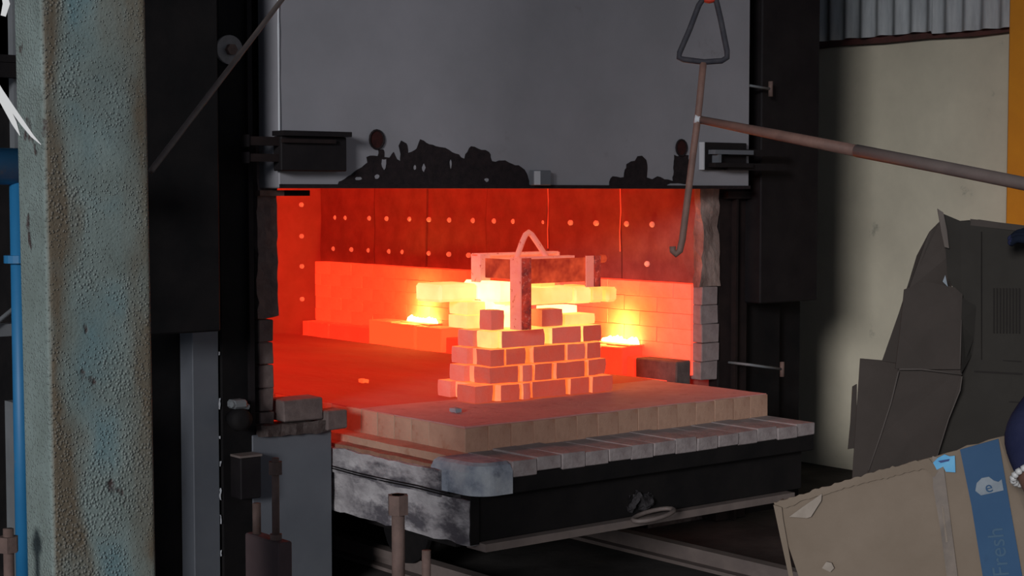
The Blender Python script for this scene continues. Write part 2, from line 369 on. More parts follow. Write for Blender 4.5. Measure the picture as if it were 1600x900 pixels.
# stepped ledge of bricks along the wall foot
lg = box('ledge_core', 5.58, 5.66, 5.95, 9.0, .62, .765, M['hotledge'], fur)
y = 5.93
while y < 8.98:
    y1 = min(y+.23, 8.99)
    box('brick', 5.555+random.uniform(-.006, .006), 5.657, y+.002, y1-.002, .60, .79+random.uniform(-.006, .004), M['hotledge'], lg, .004, .002)
    y += .23
for a, b in ((7.47, 8.2), (5.98, 6.46)):
    for k in range(3):
        y0 = a+(b-a)*k/3; y1 = a+(b-a)*(k+1)/3
        box('brick', 5.52-.012*(k % 2), 5.655, y0+.002, y1-.002, .70, .838+.004*k, M['hotport'] if a > 7 else M['hotledge'], lg, .004, .002)
box('dark_brick', 5.552, 5.654, 5.64, 5.92, .66, .795, M['jambbrick'], fur, .006, .004)
for a, b in ((7.66, 7.92), (5.985, 6.225)):
    bp = box('burner_port', 5.565, 5.656, a-.012, b+.012, .842, .848, M['hotport'], fur)
    bm = bmesh.new()
    for k in range(9):
        y = a+(b-a)*(k+.5)/9; h = .03*(.6+.6*random.random())
        add_tube(bm, [(5.62, y, .849), (5.622, y, .849+h*.5), (5.63, y, .849+h)], [.024, .02, .004], 8)
    link('flame', bm, M['flame'], bp, True)
    ld = bpy.data.lights.new('burner_glow', 'POINT'); lo = bpy.data.objects.new('burner_glow', ld); COL.objects.link(lo)
    ld.energy = 7; ld.color = (1, .36, .07); ld.shadow_soft_size = .05; lo.location = (5.575, (a+b)/2, .93)
box('left_glow_blocker', 3.29, 3.57, 5.70, 9.0, 0, .60, M['soot'], fur); box('right_glow_blocker', 5.43, 5.94, 5.70, 9.0, 0, .55, M['soot'], fur)  # unseen blocks added to keep red glow from leaking under the car
# bits of the gap line beside the car
box('sand_seal', 5.425, 5.553, 5.7, 8.98, .55, .70, M['hotledge'], fur)

# jambs and front frame
rough_box('right_fibre_jamb', 5.668, 5.79, YF-.03, YF+.025, 1.145, 1.72, M['fibre'], fur, .035, .016, 8)
for k in range(5):
    z0 = .70+k*.09
    box('brick', 5.672, 5.79-random.uniform(0, .012), YF-.03+random.uniform(-.005, .005), YF+.15, z0, z0+.0885, M['jambblock'], fur, .003, .002)
rough_box('left_fibre_jamb', 3.255, 3.345, YF-.02, YF+.16, 1.115, 1.80, M['jambbrick'], fur, .03, .014, 9)
for k in range(5):
    z0 = .66+k*.09
    box('brick', 3.262, 3.327, YF-.02, YF+.15, z0, z0+.087, M['jambbrick'], fur, .004, .003)
fcr = box('right_frame_column', 5.795, 6.0, YF-.02, YF+.2, 0, 3.2, M['brownsteel'], fur, .006)
box('column_rib', 5.885, 5.9, YF-.05, YF-.019, 0, 1.58, M['brownsteel'], fcr)
box('right_guide', 6.06, 6.30, YF+.04, YF+.2, 0, 3.2, M['blacksteel'], fur)
box('right_counterweight_box', 5.98, 6.40, 5.50, 5.64, 1.06, 3.2, M['darksteel'], fur, .006)
fcl = box('left_frame_column', 3.085, 3.235, YF-.04, YF+.2, 0, 3.2, M['blacksteel'], fur, .006)
box('column_rib', 3.2, 3.22, YF-.06, YF-.039, .75, 2.6, M['darksteel'], fcl)
box('left_post', 2.965, 3.075, YF-.04, YF+.06, 0, 1.2, M['greypaint'], fur, .003)
for k in range(9):
    z0 = .2+k*.11+random.uniform(0, .03); 
    if random.random() < .55: rough_box('paint_chip', 3.0745, 3.079, YF-.043, YF-.039, z0, z0+random.uniform(.012, .05), M['weld'], fcl, .008, .003, 60)
box('left_counterweight_box', 2.60, 2.932, 5.30, 5.5, 1.10, 3.2, M['blacksteel'], fur, .006)
box('box_edge_strip', 2.615, 2.63, 5.29, 5.301, 1.10, 3.2, M['greymetal'], fur)
# lower left base panel
bp_ = box('base_panel', 3.215, 3.575, YF-.045, YF+.02, 0, .665, M['greypaint'], fur, .003)
rough_box('mortar_crust', 3.24, 3.585, YF-.07, YF+.05, .655, .70, M['soot'], fur, .03, .013, 14)
box('brick', 3.345, 3.525, YF-.06, YF+.05, .705, .79, M['jambbrick'], fur, .005, .003)
box('brick', 3.53, 3.625, YF-.09, YF+.02, .66, .735, M['jambbrick'], fur, .005, .003)
# washer and bolt on the left column
p = onY(357, 78, YF-.045); wsh = bmesh.new(); add_tube(wsh, [p, p+Vector((0, -.012, 0))], .055, 24)
wo = link('washer', wsh, M['washer'], fur, False)
b2 = bmesh.new(); hexnut(b2, p+Vector((0, -.013, 0)), .022, .02, Vector((0, -1, 0))); link('bolt', b2, M['rust'], wo)
# valve knob
p = onY(371, 655, YF-.1); b2 = bmesh.new(); add_tube(b2, [p+Vector((0, .06, 0)), p+Vector((0, -.01, 0)), p+Vector((0, -.045, 0)), p+Vector((0, -.05, 0))], [.02, .045, .04, .015], 14)
vk = link('valve', b2, M['blacksteel'], fur, True)
b2 = bmesh.new(); add_box(b2, p.x-.03, p.x+.03, p.y-.03, p.y+.03, p.z+.042, p.z+.075, .008); add_tube(b2, [p+Vector((-.035, -.02, .06)), p+Vector((.04, -.01, .045))], .012, 8)
link('valve_handle', b2, M['greymetal'], vk)
# switch box under it
a = onY(376, 716, YF-.12); b = onY(405, 778, YF-.12)
sb = box('latch_block', a.x, b.x+.01, YF-.12, YF-.039, b.z, a.z, M['darksteel'], fur, .004)
box('latch_plate', a.x-.005, b.x+.012, YF-.125, YF-.05, a.z, a.z+.008, M['barerod'], sb)
# T handles on the right frame
for (xa, ya, xb, yb) in ((1166, 133, 1204, 139), (1172, 570, 1222, 577)):
    a = onY(xa, ya, 5.46); b = onY(xb, yb, 5.46)
    t = tube('clamp_rod', [a+Vector((0, .2, 0)), a, b], .007, M['greymetal'], fur, 8)
    tube('cross_bar', [b+Vector((0, 0, .036)), b-Vector((0, 0, .036))], .011, M['rust'], t, 8)

# ------------------------------------------------------------------ door
dr = empty('furnace_door', (4.55, 5.53, 1.614), 'raised grey steel furnace door with charred lower edge above the glowing opening', 'door')
dp = box('door_panel', 3.268, 5.842, 5.45, 5.60, 1.6145, 3.1, M['door'], dr, .004)
box('bottom_angle', 3.268, 5.842, 5.44, 5.449, 1.6145, 1.63, M['charred'], dr)
tube('edge_weld', [(3.27, 5.449, 1.72+.06*k+random.uniform(-.01, .01)) for k in range(23)], [.0035+.002*random.random() for _ in range(23)], M['weld'], dr, 6)
def patch(pts, name='charred_patch'):
    Q = [onY(x, y, 5.4495) for x, y in pts]
    for q in Q: q.z = max(q.z, 1.616)
    bm = bmesh.new(); vs = [bm.verts.new(q) for q in Q]; f = bm.faces.new(vs)
    r = bmesh.ops.extrude_face_region(bm, geom=[f]); bmesh.ops.translate(bm, verts=[v for v in r['geom'] if isinstance(v, bmesh.types.BMVert)], vec=(0, -.0015, 0))
    bmesh.ops.triangulate(bm, faces=[f for f in bm.faces if len(f.verts) > 4])
    return link(name, bm, M['charred'], dr)
def crop1(pts): return [(370+x/3.137, 180+y/3.137) for x, y in pts]
def crop2(pts): return [(820+x/3.72, 180+y/3.72) for x, y in pts]
def jag(pts):
    out = []
    for i in range(len(pts)-1):
        a, b = pts[i], pts[i+1]; out.append(a); L_ = math.hypot(b[0]-a[0], b[1]-a[1]); k = int(L_/5)
        for j in range(1, k):
            t = j/k; out.append((a[0]+(b[0]-a[0])*t+random.uniform(-1, 1), a[1]+(b[1]-a[1])*t+random.uniform(-1.8, 1.8)))
    out.append(pts[-1]); return out
patch(jag(crop1([(488, 356), (500, 325), (560, 292), (585, 270), (612, 255), (640, 232), (635, 205), (690, 200), (694, 168), (718, 168), (722, 205), (748, 208), (768, 180), (784, 215), (800, 224), (802, 190), (793, 150), (805, 124), (830, 138), (838, 185), (880, 165), (898, 118), (960, 145), (1040, 170), (1115, 213), (1130, 180), (1148, 152), (1235, 180), (1250, 225), (1300, 222), (1380, 245), (1420, 285), (1442, 356)])))
patch(jag(crop2([(490, 432), (490, 388), (510, 355), (575, 360), (590, 285), (640, 265), (655, 238), (680, 235), (705, 260), (712, 310), (708, 362), (740, 372), (770, 355), (810, 372), (860, 382), (868, 230), (905, 236), (950, 232), (962, 400), (830, 402), (800, 432)])))
for (x, y, s, h) in ((600, 256, 4, 9), (662, 262, 2.5, 6), (589, 276, 4, 4), (704, 256, 1.5, 7), (648, 262, 2, 4), (760, 281, 4, 3), (560, 279, 5, 3)):
    pts = [(x+s*math.cos(t)*random.uniform(.7, 1.2), y+h*math.sin(t)*random.uniform(.7, 1.2)) for t in [k*math.pi/4 for k in range(8)]]
    prism('paint_remnant', [onY(px, py, 5.4478) for px, py in pts], (0, -.0012, 0), M['door'], dr)
# peep holes; the dull red glow inside is painted on a flat disc
for (x, y) in ((588, 218), (1064, 231)):
    c = onY(x, y, 5.449); b2 = bmesh.new()
    add_tube(b2, [c+Vector((.034*math.cos(t), -.004, .037*math.sin(t))) for t in [k*math.pi/8 for k in range(16)]], .004, 8, True)
    pr = link('peephole_ring', b2, M['charred'], dr, True)
    b2 = bmesh.new(); add_tube(b2, [c, c+Vector((0, -.003, 0))], .033, 20); link('peephole_glow_disc', b2, M['holeglow'], pr)
# little lug at the middle
a = onY(833, 266, 5.42); b = onY(860, 294, 5.42)
lug = box('lug', a.x, b.x, 5.415, 5.449, b.z+.012, a.z, M['greypaint'], dr, .003)
box('lug_face', a.x+.002, a.x+.035, 5.4135, 5.415, b.z+.014, a.z-.003, M['weld'], lug)
# left latch bracket
a = onY(437, 204, 5.40); b = onY(540, 268, 5.40)
lb = box('left_bracket', a.x, b.x, 5.39, 5.449, b.z, a.z-.02, M['darksteel'], dr, .004)
box('bracket_flange', a.x-.004, b.x+.004, 5.36, 5.449, a.z-.019, a.z, M['darksteel'], lb)
box('bracket_lip', a.x, b.x-.06, 5.372, 5.389, a.z-.045, a.z-.03, M['brownsteel'], lb)
for (y0, y1) in ((213, 228), (240, 253)):
    p0 = onY(386, y0, 5.42); p1 = onY(440, y1, 5.42)
    ar = box('bracket_arm', p0.x, p1.x, 5.405, 5.435, p1.z, p0.z, M['brownsteel'], lb)
    box('arm_stop', p0.x-.012, p0.x-.001, 5.40, 5.44, p1.z-.006, p0.z+.006, M['darksteel'], lb)
# right latch bracket
a = onY(1101, 222, 5.42); b = onY(1168, 266, 5.42)
rb = box('right_bracket', a.x, b.x, 5.425, 5.449, b.z, a.z, M['darksteel'], dr, .003)
box('bracket_flange', a.x+.03, b.x-.002, 5.38, 5.425, a.z-.055, a.z-.035, M['greypaint'], rb)
box('bracket_flange', a.x+.03, b.x-.002, 5.38, 5.425, b.z+.012, b.z+.032, M['darksteel'], rb)
box('bracket_web', a.x+.055, a.x+.075, 5.385, 5.425, b.z+.033, a.z-.056, M['greypaint'], rb)
box('bracket_edge', a.x-.006, a.x+.001, 5.42, 5.449, b.z, a.z, M['weld'], rb)
for (y0, y1) in ((233, 245), (255, 267)):
    p0 = onY(1130, y0, 5.43); p1 = onY(1220, y1, 5.43)
    box('bracket_arm', p0.x, p1.x, 5.40, 5.424, p1.z, p0.z, M['darksteel'], rb)
# rests under the door
for (x0, x1, mm) in ((402, 440, M['rust']), (440, 480, M['blacksteel'])):
    p0 = onY(x0, 294, 5.58); p1 = onY(x1, 306, 5.58)
    box('door_rest', p0.x, p1.x, 5.56, 5.61, p1.z, p0.z-.008, mm, fur)
p0 = onY(1108, 297, 5.6); p1 = onY(1190, 307, 5.6)
box('door_rest', p0.x+.09, p1.x, 5.56, 5.63, p1.z-.01, p0.z-.006, M['brownsteel'], fur)

# ------------------------------------------------------------------ bogie hearth car
car = empty('hearth_car', (4.5, 6.8, 0), 'wheeled furnace car with thick refractory hearth rolled partly out of the furnace', 'car')
XL, XR = 3.75, 5.416
hs = box('hearth_slab', XL+.22, XR-.1, 5.16, 8.95, .60, .716, M['hotdeck'], car)
# castable top outside; red spill from the chamber put into its emission
bm = bmesh.new(); add_box(bm, XL+.005, XR-.005, 4.935, 8.94, .70, .7195)
nx, ny = 16, 40
for k in range(1, nx): bmesh.ops.bisect_plane(bm, geom=bm.verts[:]+bm.edges[:]+bm.faces[:], plane_co=(XL+(XR-XL)*k/nx, 0, 0), plane_no=(1, 0, 0))
for k in range(1, ny): bmesh.ops.bisect_plane(bm, geom=bm.verts[:]+bm.edges[:]+bm.faces[:], plane_co=(0, 4.935+4.0*k/ny, 0), plane_no=(0, 1, 0))
for v in bm.verts:
    if v.co.z > .71: v.co.z += noise.noise(v.co*6)*.0035
for f in bm.faces: f.material_index = 1 if f.calc_center_median().y > 5.62 else 0
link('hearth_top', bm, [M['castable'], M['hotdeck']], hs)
n = 15; wd = (XR-XL)/n
for k in range(n):
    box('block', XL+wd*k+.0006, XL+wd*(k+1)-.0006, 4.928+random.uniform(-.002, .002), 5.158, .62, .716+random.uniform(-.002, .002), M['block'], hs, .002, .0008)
y = 5.16
while y < 8.9:
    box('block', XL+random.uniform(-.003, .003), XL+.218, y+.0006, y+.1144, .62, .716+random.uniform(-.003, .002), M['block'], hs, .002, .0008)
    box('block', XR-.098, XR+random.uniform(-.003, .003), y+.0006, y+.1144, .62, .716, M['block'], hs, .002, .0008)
    y += .115
# tray with its rim blocks
tr = box('tray', 3.66, 5.40, 4.70, 8.95, .50, .60, M['blacksteel'], car)
wd = (5.411-3.76)/14
for k in range(14):
    d = random.uniform(-.006, .004)
    box('rim_block', 3.76+wd*k+.0008, 3.76+wd*(k+1)-.0008, 4.655+d, 4.93, .572+random.uniform(-.006, .004), .625+random.uniform(-.004, .004), M['rim'], tr, .003, .002)
box('rim_band', 3.70, 5.411, 4.66, 4.70, .505, .574, M['blacksteel'], tr, .004)
# ash coloured rounded corner
bm = bmesh.new(); N_ = 9
for iz, (z, s) in enumerate(((.505, 1), (.56, 1.0), (.60, .97), (.618, .9), (.626, .8))):
    pass
prof = [(3.76, 4.655)] + [(3.69 - .09*math.sin(t), 4.745-.09*math.cos(t)) for t in [k*math.pi/2/N_ for k in range(N_+1)]] + [(3.597, 4.935), (3.76, 4.935)]
zl = ((.508, 0), (.59, 0), (.615, .012), (.625, .03)); rings = []
ctr = Vector((3.72, 4.8, 0))
for z, ins in zl:
    rings.append([bm.verts.new(Vector((x, y, z)) + (Vector((ctr.x-x, ctr.y-y, 0)).normalized()*ins)) for x, y in prof])
for A, B in zip(rings, rings[1:]):
    for k in range(len(prof)): bm.faces.new((A[k], A[(k+1) % len(prof)], B[(k+1) % len(prof)], B[k]))
bm.faces.new(rings[0][::-1]); bm.faces.new(rings[-1])
link('rim_corner', bm, M['bluegrey'], tr, False)
# left side: ledge, sand groove, plaster
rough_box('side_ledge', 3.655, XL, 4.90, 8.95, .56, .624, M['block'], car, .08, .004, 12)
rough_box('sand_groove', 3.602, 3.66, 4.925, 8.95, .55, .596, M['groove'], car, .06, .004, 12)
rough_box('upper_plaster', 3.585, 3.62, 4.87, 8.95, .485, .582, M['plaster'], car, .035, .006, 12)
rough_box('lower_plaster', 3.597, 3.64, 4.705, 8.95, .325, .492, M['plaster'], car, .035, .007, 12)
for zz in (.497, .506): tube('edge_wire', [(3.583, 4.80+.2*k, zz+.003*math.sin(k*1.7)) for k in range(20)], .003, M['blacksteel'], car, 6)
# frame
fr = box('front_frame', 3.64, 5.39, 4.71, 8.95, .335, .50, M['blacksteel'], car, .003)
box('frame_corner', 3.602, 3.64, 4.70, 4.76, .33, .505, M['blacksteel'], car)
box('bottom_flange', 3.645, 5.30, 4.668, 4.78, .305, .334, M['barerod'], fr)
c = onY(1037, 806, 4.64); 
tube('tow_loop', [c+Vector((.10*math.cos(t)*1.0-.06, -.005+.05*math.sin(t), .012+.012*math.cos(t))) for t in [k*2*math.pi/16 for k in range(16)]], .009, M['barerod'], fr, 8, True)
c = onY(1000, 782, 4.705)
rough_box('ash_smear', c.x-.06, c.x+.06, 4.702, 4.711, c.z-.028, c.z+.028, M['smear'], fr, .009, .03, 22)
for x in (4.0, 5.05):
    for y in (5.6, 7.0, 8.5):
        bm = bmesh.new(); add_tube(bm, [(x-.05, y, .225), (x-.03, y, .225), (x-.03, y, .225), (x+.04, y, .225)], [.165, .165, .145, .145], 20)
        link('wheel', bm, M['blacksteel'], car)
    box('axle_beam', x-.09, x-.06, 5.2, 8.9, .20, .334, M['blacksteel'], car)
for x, lab in ((4.0, 'left steel floor rail in the dark under the car'), (5.05, 'right steel floor rail running out from under the car by the cartons')):
    bm = bmesh.new(); add_box(bm, x-.055, x+.055, 3.3, 9.2, 0, .015); add_box(bm, x-.009, x+.009, 3.3, 9.2, .015, .05); add_box(bm, x-.028, x+.028, 3.3, 9.2, .045, .08)
    o = link('floor_rail', bm, M['barerod']); tag(o, lab, 'rail', 'floor rails')

# ------------------------------------------------------------------ the brick pile
GP = 'firebricks stacked on the hearth car'
CH = .0752; ZD = .723; PY = 5.41
def brick3(x0, x1, y0, y1, z0, z1, heat, label, chip=0, inner=None, left=False):
    bm = bmesh.new(); add_box(bm, x0, x1, y0, y1, z0, z1)
    bmesh.ops.subdivide_edges(bm, edges=bm.edges[:], cuts=2, use_grid_fill=True)
    ctr = Vector(((x0+x1)/2, (y0+y1)/2, (z0+z1)/2)); sd = Vector((random.random()*9, random.random()*9, 0))
    for v in bm.verts:
        e = sum(1 for i, (a, b) in enumerate(((x0, x1), (y0, y1), (z0, z1))) if min(abs(v.co[i]-a), abs(v.co[i]-b)) < 1e-4)
        if e >= 2: v.co += (ctr-v.co).normalized()*(.0018*(e-1)+chip*max(0, noise.noise(v.co*12+sd)))
        nv = noise.noise_vector(v.co*18+sd)*.0022; 
        if abs(v.co.z-z0) < .005: nv.z = abs(nv.z)*.3
        if abs(v.co.z-z1) < .005: nv.z = -abs(nv.z)*.3
        v.co += nv
    if inner is not None:
        bm.normal_update()
        for f in bm.faces:
            out = f.normal.y < -.3 or (left and f.normal.x < -.3)
            f.material_index = 0 if out else 1
    o = link('firebrick', bm, [BM[heat], BM[inner if inner is not None else heat]]); return tag(o, label, 'brick', GP)
def XP(px, y=PY): return onY(px, 560, y).x
ORD = ['first', 'second', 'third', 'fourth', 'fifth', 'sixth', 'seventh', 'eighth']
CN = ['bottom course', 'second course up', 'third course up', 'top brown course']
HN = ['cooled brown', 'dull red', 'glowing orange', 'bright yellow glowing', 'white hot']
rows = [
 [(782, 812, 0), (817, 829, 1), (833, 887, 0), (893, 923, 0), (925, 957, 0)],
 [(766, 812, 0), (816, 832, 1), (836, 864, 0), (868, 913, 0), (921, 949, 0)],
 [(766, 788, 0), (792, 823, 0), (835, 885, 0), (888, 916, 1), (918, 940, 0)],
 [(783, 851, 1), (863, 909, 1), (911, 940, 0)]]
for r, row in enumerate(rows):
    for k, (a, b, h) in enumerate(row):
        z0 = ZD+r*CH; yo = PY+random.uniform(-.006, .008)
        brick3(XP(a), XP(b), yo, yo+.105, z0, z0+CH-.003, h, f'{HN[h]} firebrick, {ORD[k]} from left in the {CN[r]} of the pile front', .010 if b-a > 20 else .004, 2 if r < 3 else 3, k == 0 and r in (1, 2))
# protruding corner brick of the bottom course and the far left-side bricks
brick3(4.188, 4.285, 5.432, 5.565, ZD, ZD+CH-.002, 0, 'cooled brown firebrick jutting out at the near left bottom corner of the pile', .012, 2, True)
side = [(683, 703, 4.232, 1), (702, 725, 4.235, 1), (705, 730, 4.24, 1), (715, 739, 4.245, 1)]
for r, (a, b, X, h) in enumerate(side):
    ya = onX(b, 560, X).y; yb = onX(a, 560, X).y; z0 = ZD+r*CH
    brick3(X, X+.12, ya, yb, z0, z0+CH-.0035, h, f'salmon red firebrick at the far left end of the {CN[r]} of the pile', .006, 2, True)
    yc = PY+.11 if r else 5.57
    brick3(X+.025, X+.12, yc+.002, ya-.003, z0, z0+CH-.004, 3 if r == 3 else 2, f'glowing orange firebrick set back in the left side of the {CN[r]}', .004)
brick3(4.262, 4.303, PY+.01, PY+.108, ZD+3*CH, ZD+4*CH-.004, 3, 'bright yellow glowing firebrick beside the broken brick in the fourth course', .006)
# hot core seen through the gaps
for r in range(4):
    for k, (xa, xb) in enumerate(((4.36, 4.60), (4.603, 4.85))):
        brick3(xa, xb, PY+.122, PY+.33, ZD+r*CH, ZD+(r+1)*CH-.002, 2 if r < 2 else 3, f"glowing firebrick deep inside the {('left', 'right')[k]} half of the pile's {CN[r]}, seen through gaps")
# fifth level
Z5 = ZD+4*CH
def lev(x0, x1, y, ya, yb, h, lab, dep=.11, name='firebrick'):
    a = onY(x0, ya, y); b = onY(x1, yb, y)
    return brick3(a.x, b.x, y, y+dep, b.z, a.z, h, lab, .006)
zt = Z5
brick3(4.24, 4.345, 5.555, 5.69, zt, zt+.056, 3, 'lower of two thin yellow glowing bricks at the left under the slab', .004)
brick3(4.245, 4.345, 5.56, 5.69, zt+.0575, zt+.112, 3, 'upper of two thin yellow glowing bricks at the left under the slab', .004)
brick3(4.262, 4.335, 5.42, 5.50, zt, zt+.085, 1, 'pinkish red scaled brick standing left of the steel angle post', .004)
brick3(4.545, 4.665, 5.43, 5.52, zt, zt+.075, 1, 'pinkish speckled brick right of the steel angle post under the slab', .004)
brick3(4.42, 4.535, 5.50, 5.60, zt, zt+.088, 4, 'white hot brick behind the steel angle post under the slab', .004)
brick3(4.69, 4.86, 5.44, 5.55, zt, zt+.045, 3, 'low yellow glowing brick at the right under the slab', .004)
brick3(4.70, 4.86, 5.56, 5.66, zt, zt+.075, 4, 'white hot brick behind the low yellow brick under the slab', .004)
brick3(4.36, 4.50, 5.62, 5.75, zt, zt+.112, 4, 'white hot brick deep under the middle of the slab', .004)
# yellow hot slab pieces lying across
def slabpiece(px0, px1, y, top, bot, dep, lab, name='hot_slab', m=None):
    a = onY(px0, top, y); b = onY(px1, bot, y)
    bm = bmesh.new(); add_box(bm, a.x, b.x, y, y+dep, b.z, a.z, .012, .002)
    o = link(name, bm, m or M['slab']); return tag(o, lab, 'slab', 'hot slabs across the brick pile')
ZS = zt+.113
def slab_at(x0, x1, y0, y1, z0, z1, lab, m=None, bev=.012):
    bm = bmesh.new(); add_box(bm, x0, x1, y0, y1, z0, z1, bev, .002)
    return tag(link('hot_slab', bm, m or M['slab']), lab, 'slab', 'hot slabs across the brick pile')
slab_at(4.13, 4.335, 5.60, 5.78, ZS, ZS+.075, 'yellow hot slab end jutting out left of the brick pile')
slab_at(4.34, 4.425, 5.47, 5.72, ZS+.0, ZS+.085, 'near white glowing block between the left post and front post', BM[4])
slab_at(4.43, 4.765, 5.47, 5.72, Z5+.092, Z5+.165, 'long yellow hot slab lying right of the front steel post')
slab_at(4.77, 4.875, 5.475, 5.70, Z5+.087, Z5+.158, 'yellow hot block next to the right end of the long slab')
slab_at(4.88, 4.955, 5.49, 5.70, Z5+.088, Z5+.158, 'orange hot rounded block second from the slab row right end', BM[3])
slab_at(4.985, 5.05, 5.50, 5.68, Z5+.086, Z5+.150, 'orange hot rounded block at the far right end of the slab row', BM[3])

# ------------------------------------------------------------------ steel lifting frame on the pile
sf = empty('lifting_cradle', (4.55, 5.5, Z5), 'red hot steel lifting frame with angle posts and bail handle on top of the pile', 'frame')
def angle(x, y, z0, z1, sx, sy, w=.055, ma='fixlight', mb='fixdark'):
    pl = box('post', min(x, x+sx*.007), max(x, x+sx*.007), min(y, y+sy*w), max(y, y+sy*w), z0, z1, M[ma], sf, .001)
    box('post_flange', min(x+sx*.007, x+sx*w*.85), max(x+sx*.007, x+sx*w*.85), min(y, y+sy*.007), max(y, y+sy*.007), z0, z1, M[mb], pl, .001)
zt_ = 1.325
angle(4.358, 5.345, Z5+.002, zt_, 1, 1, .07)
angle(4.345, 5.60, ZS-.001, 1.335, 1, 1, .065, 'fixlight', 'fixlight')
angle(4.80, 5.375, 1.19, zt_, -1, 1, .06, 'fixdark', 'fixlight')
box('post', 4.80, 4.83, 5.372, 5.379, 1.19, zt_, M['fixdark'], sf)
angle(4.80, 5.66, 1.19, 1.335, -1, -1, .05, 'fixlight', 'fixlight')
box('front_plate', 4.40, 4.77, 5.384, 5.391, 1.215, 1.318, M['fixplate'], sf, .001)
box('left_plate', 4.367, 4.374, 5.42, 5.595, 1.235, 1.318, M['fixplate'], sf, .001)
box('back_plate', 4.38, 4.76, 5.652, 5.659, 1.235, 1.325, M['fixlight'], sf, .001)
box('top_bar', 4.345, 4.80, 5.62, 5.66, 1.326, 1.338, M['fixlight'], sf, .001)
box('top_bar', 4.39, 4.70, 5.395, 5.44, 1.318, 1.328, M['fixlight'], sf, .001)
box('support_pad', 4.60, 4.68, 5.50, 5.60, Z5+.166, Z5+.215, BM[3], sf, .004)
pts = [(807, 404), (811, 392), (816, 378), (821, 367), (826, 363), (831, 367), (840, 380), (849, 394), (857, 406)]
tube('bail_handle', [onY(x, y, 5.42) for x, y in pts], .0125, M['fixlight'], sf, 10)
b2 = bmesh.new(); c = Vector((4.835, 5.40, 1.31)); add_tube(b2, [c-Vector((.03, 0, 0)), c+Vector((.015, 0, 0)), c+Vector((.016, 0, 0)), c+Vector((.04, 0, 0))], [.009, .009, .018, .018], 8)
link('bolt', b2, M['fixplate'], sf)
for (x, y, lab, mm) in ((568, 597, 'small glowing chip lying on the hearth left of the pile', M['hotport']), (712, 643, 'tiny pale chip lying on the hearth before the corner brick', M['white'])):
    c = onZ(x, y, .724); tag(rough_box('brick_chip', c.x-.015, c.x+.015, c.y-.02, c.y+.02, .722, .738, mm, None, .012, .004, 40), lab, 'chip')

# ------------------------------------------------------------------ hook tool
ht = empty('hook_tool', at(1100, 60, 6.0), 'long handled hook with triangular grip hanging in front of the furnace door', 'hook')
T = lambda x, y, d=6.0: at(x, y, d)
tri = [T(1103, -8), T(1092, 8), T(1078, 45), T(1062, 82), T(1061, 90), T(1068, 93), T(1100, 97), T(1128, 95), T(1136, 90), T(1136, 80), T(1126, 30), T(1117, -8)]
tube('triangle_grip', tri, .0105, M['handle'], ht, 10, True)
shaft = [T(1099, 98), T(1093, 160), T(1090, 187), T(1083, 240), T(1073, 320), T(1066, 375), T(1062, 392), T(1056, 397), T(1051, 392), T(1051, 385)]
tube('shaft', shaft, [.013]*6+[.0125]*4, M['hookbar'], ht, 10)
b2 = bmesh.new(); add_tube(b2, [T(1085, 186), T(1098, 188)], [.018, .014], 8); link('weld_joint', b2, M['weld'], ht, True)
d0, d1 = 6.0, 5.45
tube('side_bar', [T(1094, 187, 6.0), T(1215, 211, 5.75), T(1340, 236, 5.45)], [.014, .0185, .02], M['hookbar'], ht, 12)
tube('pipe_extension', [T(1338, 235.5, 5.45), T(1470, 261, 5.2), T(1600, 287, 4.95), T(1640, 295, 4.87)], [.021, .0205, .0205, .0205], M['barerod'], ht, 12)
rp = empty('crane_rope', T(1108, -10), 'red crane hook and rope holding the triangular grip at the top edge', 'rope')
c = T(1108, -4)
tube('red_hook', [c+RT*.03*math.cos(t)+UP*(.03*math.sin(t)+.02) for t in [math.pi*(1.0+k/8) for k in range(9)]], .012, M['red'], rp, 8)
tube('rope', [c+Vector((0, 0, .03))+RT*.03, c+Vector((0, 0, .2)), Vector((c.x, c.y, 6.5))], .012, M['red'], rp, 8)

# ------------------------------------------------------------------ foreground column
def column():
    root = empty('rusty_column', (1.603, 3.495, 0), 'blistered green painted steel box column rusting in the left foreground', 'column')
    x0, x1, y0, y1, r = 1.48, 1.727, 3.42, 3.57, .012
    bm = bmesh.new(); prof = []
    for cx, cy, a0 in ((x1-r, y1-r, 0), (x0+r, y1-r, 90), (x0+r, y0+r, 180), (x1-r, y0+r, 270)):
        for k in range(5): t = R(a0+k*22.5); prof.append((cx+r*math.cos(t), cy+r*math.sin(t)))
    A = [bm.verts.new((x, y, .012)) for x, y in prof]; B = [bm.verts.new((x, y, 4.2)) for x, y in prof]; n = len(prof)
    for k in range(n): bm.faces.new((A[k], A[(k+1) % n], B[(k+1) % n], B[k]))
    bm.faces.new(A[::-1]); bm.faces.new(B)
    link('shaft', bm, M['column'], root)
    box('base_plate', x0-.06, x1+.06, y0-.06, y1+.06, 0, .012, M['column'], root)
    # lies a hair off plumb
    fwd = Vector((math.sin(R(25)), math.cos(R(25)), 0))
    root.rotation_euler = Matrix.Rotation(R(-.35), 3, fwd).to_euler()
column()
tag(tube('steel_rod', [at(236, 267, 3.9), at(440, 0, 4.9), at(700, -340, 6.1)], .0075, M['barerod'], None, 8), 'thin grey steel rod slanting up from behind the rusty column', 'rod')

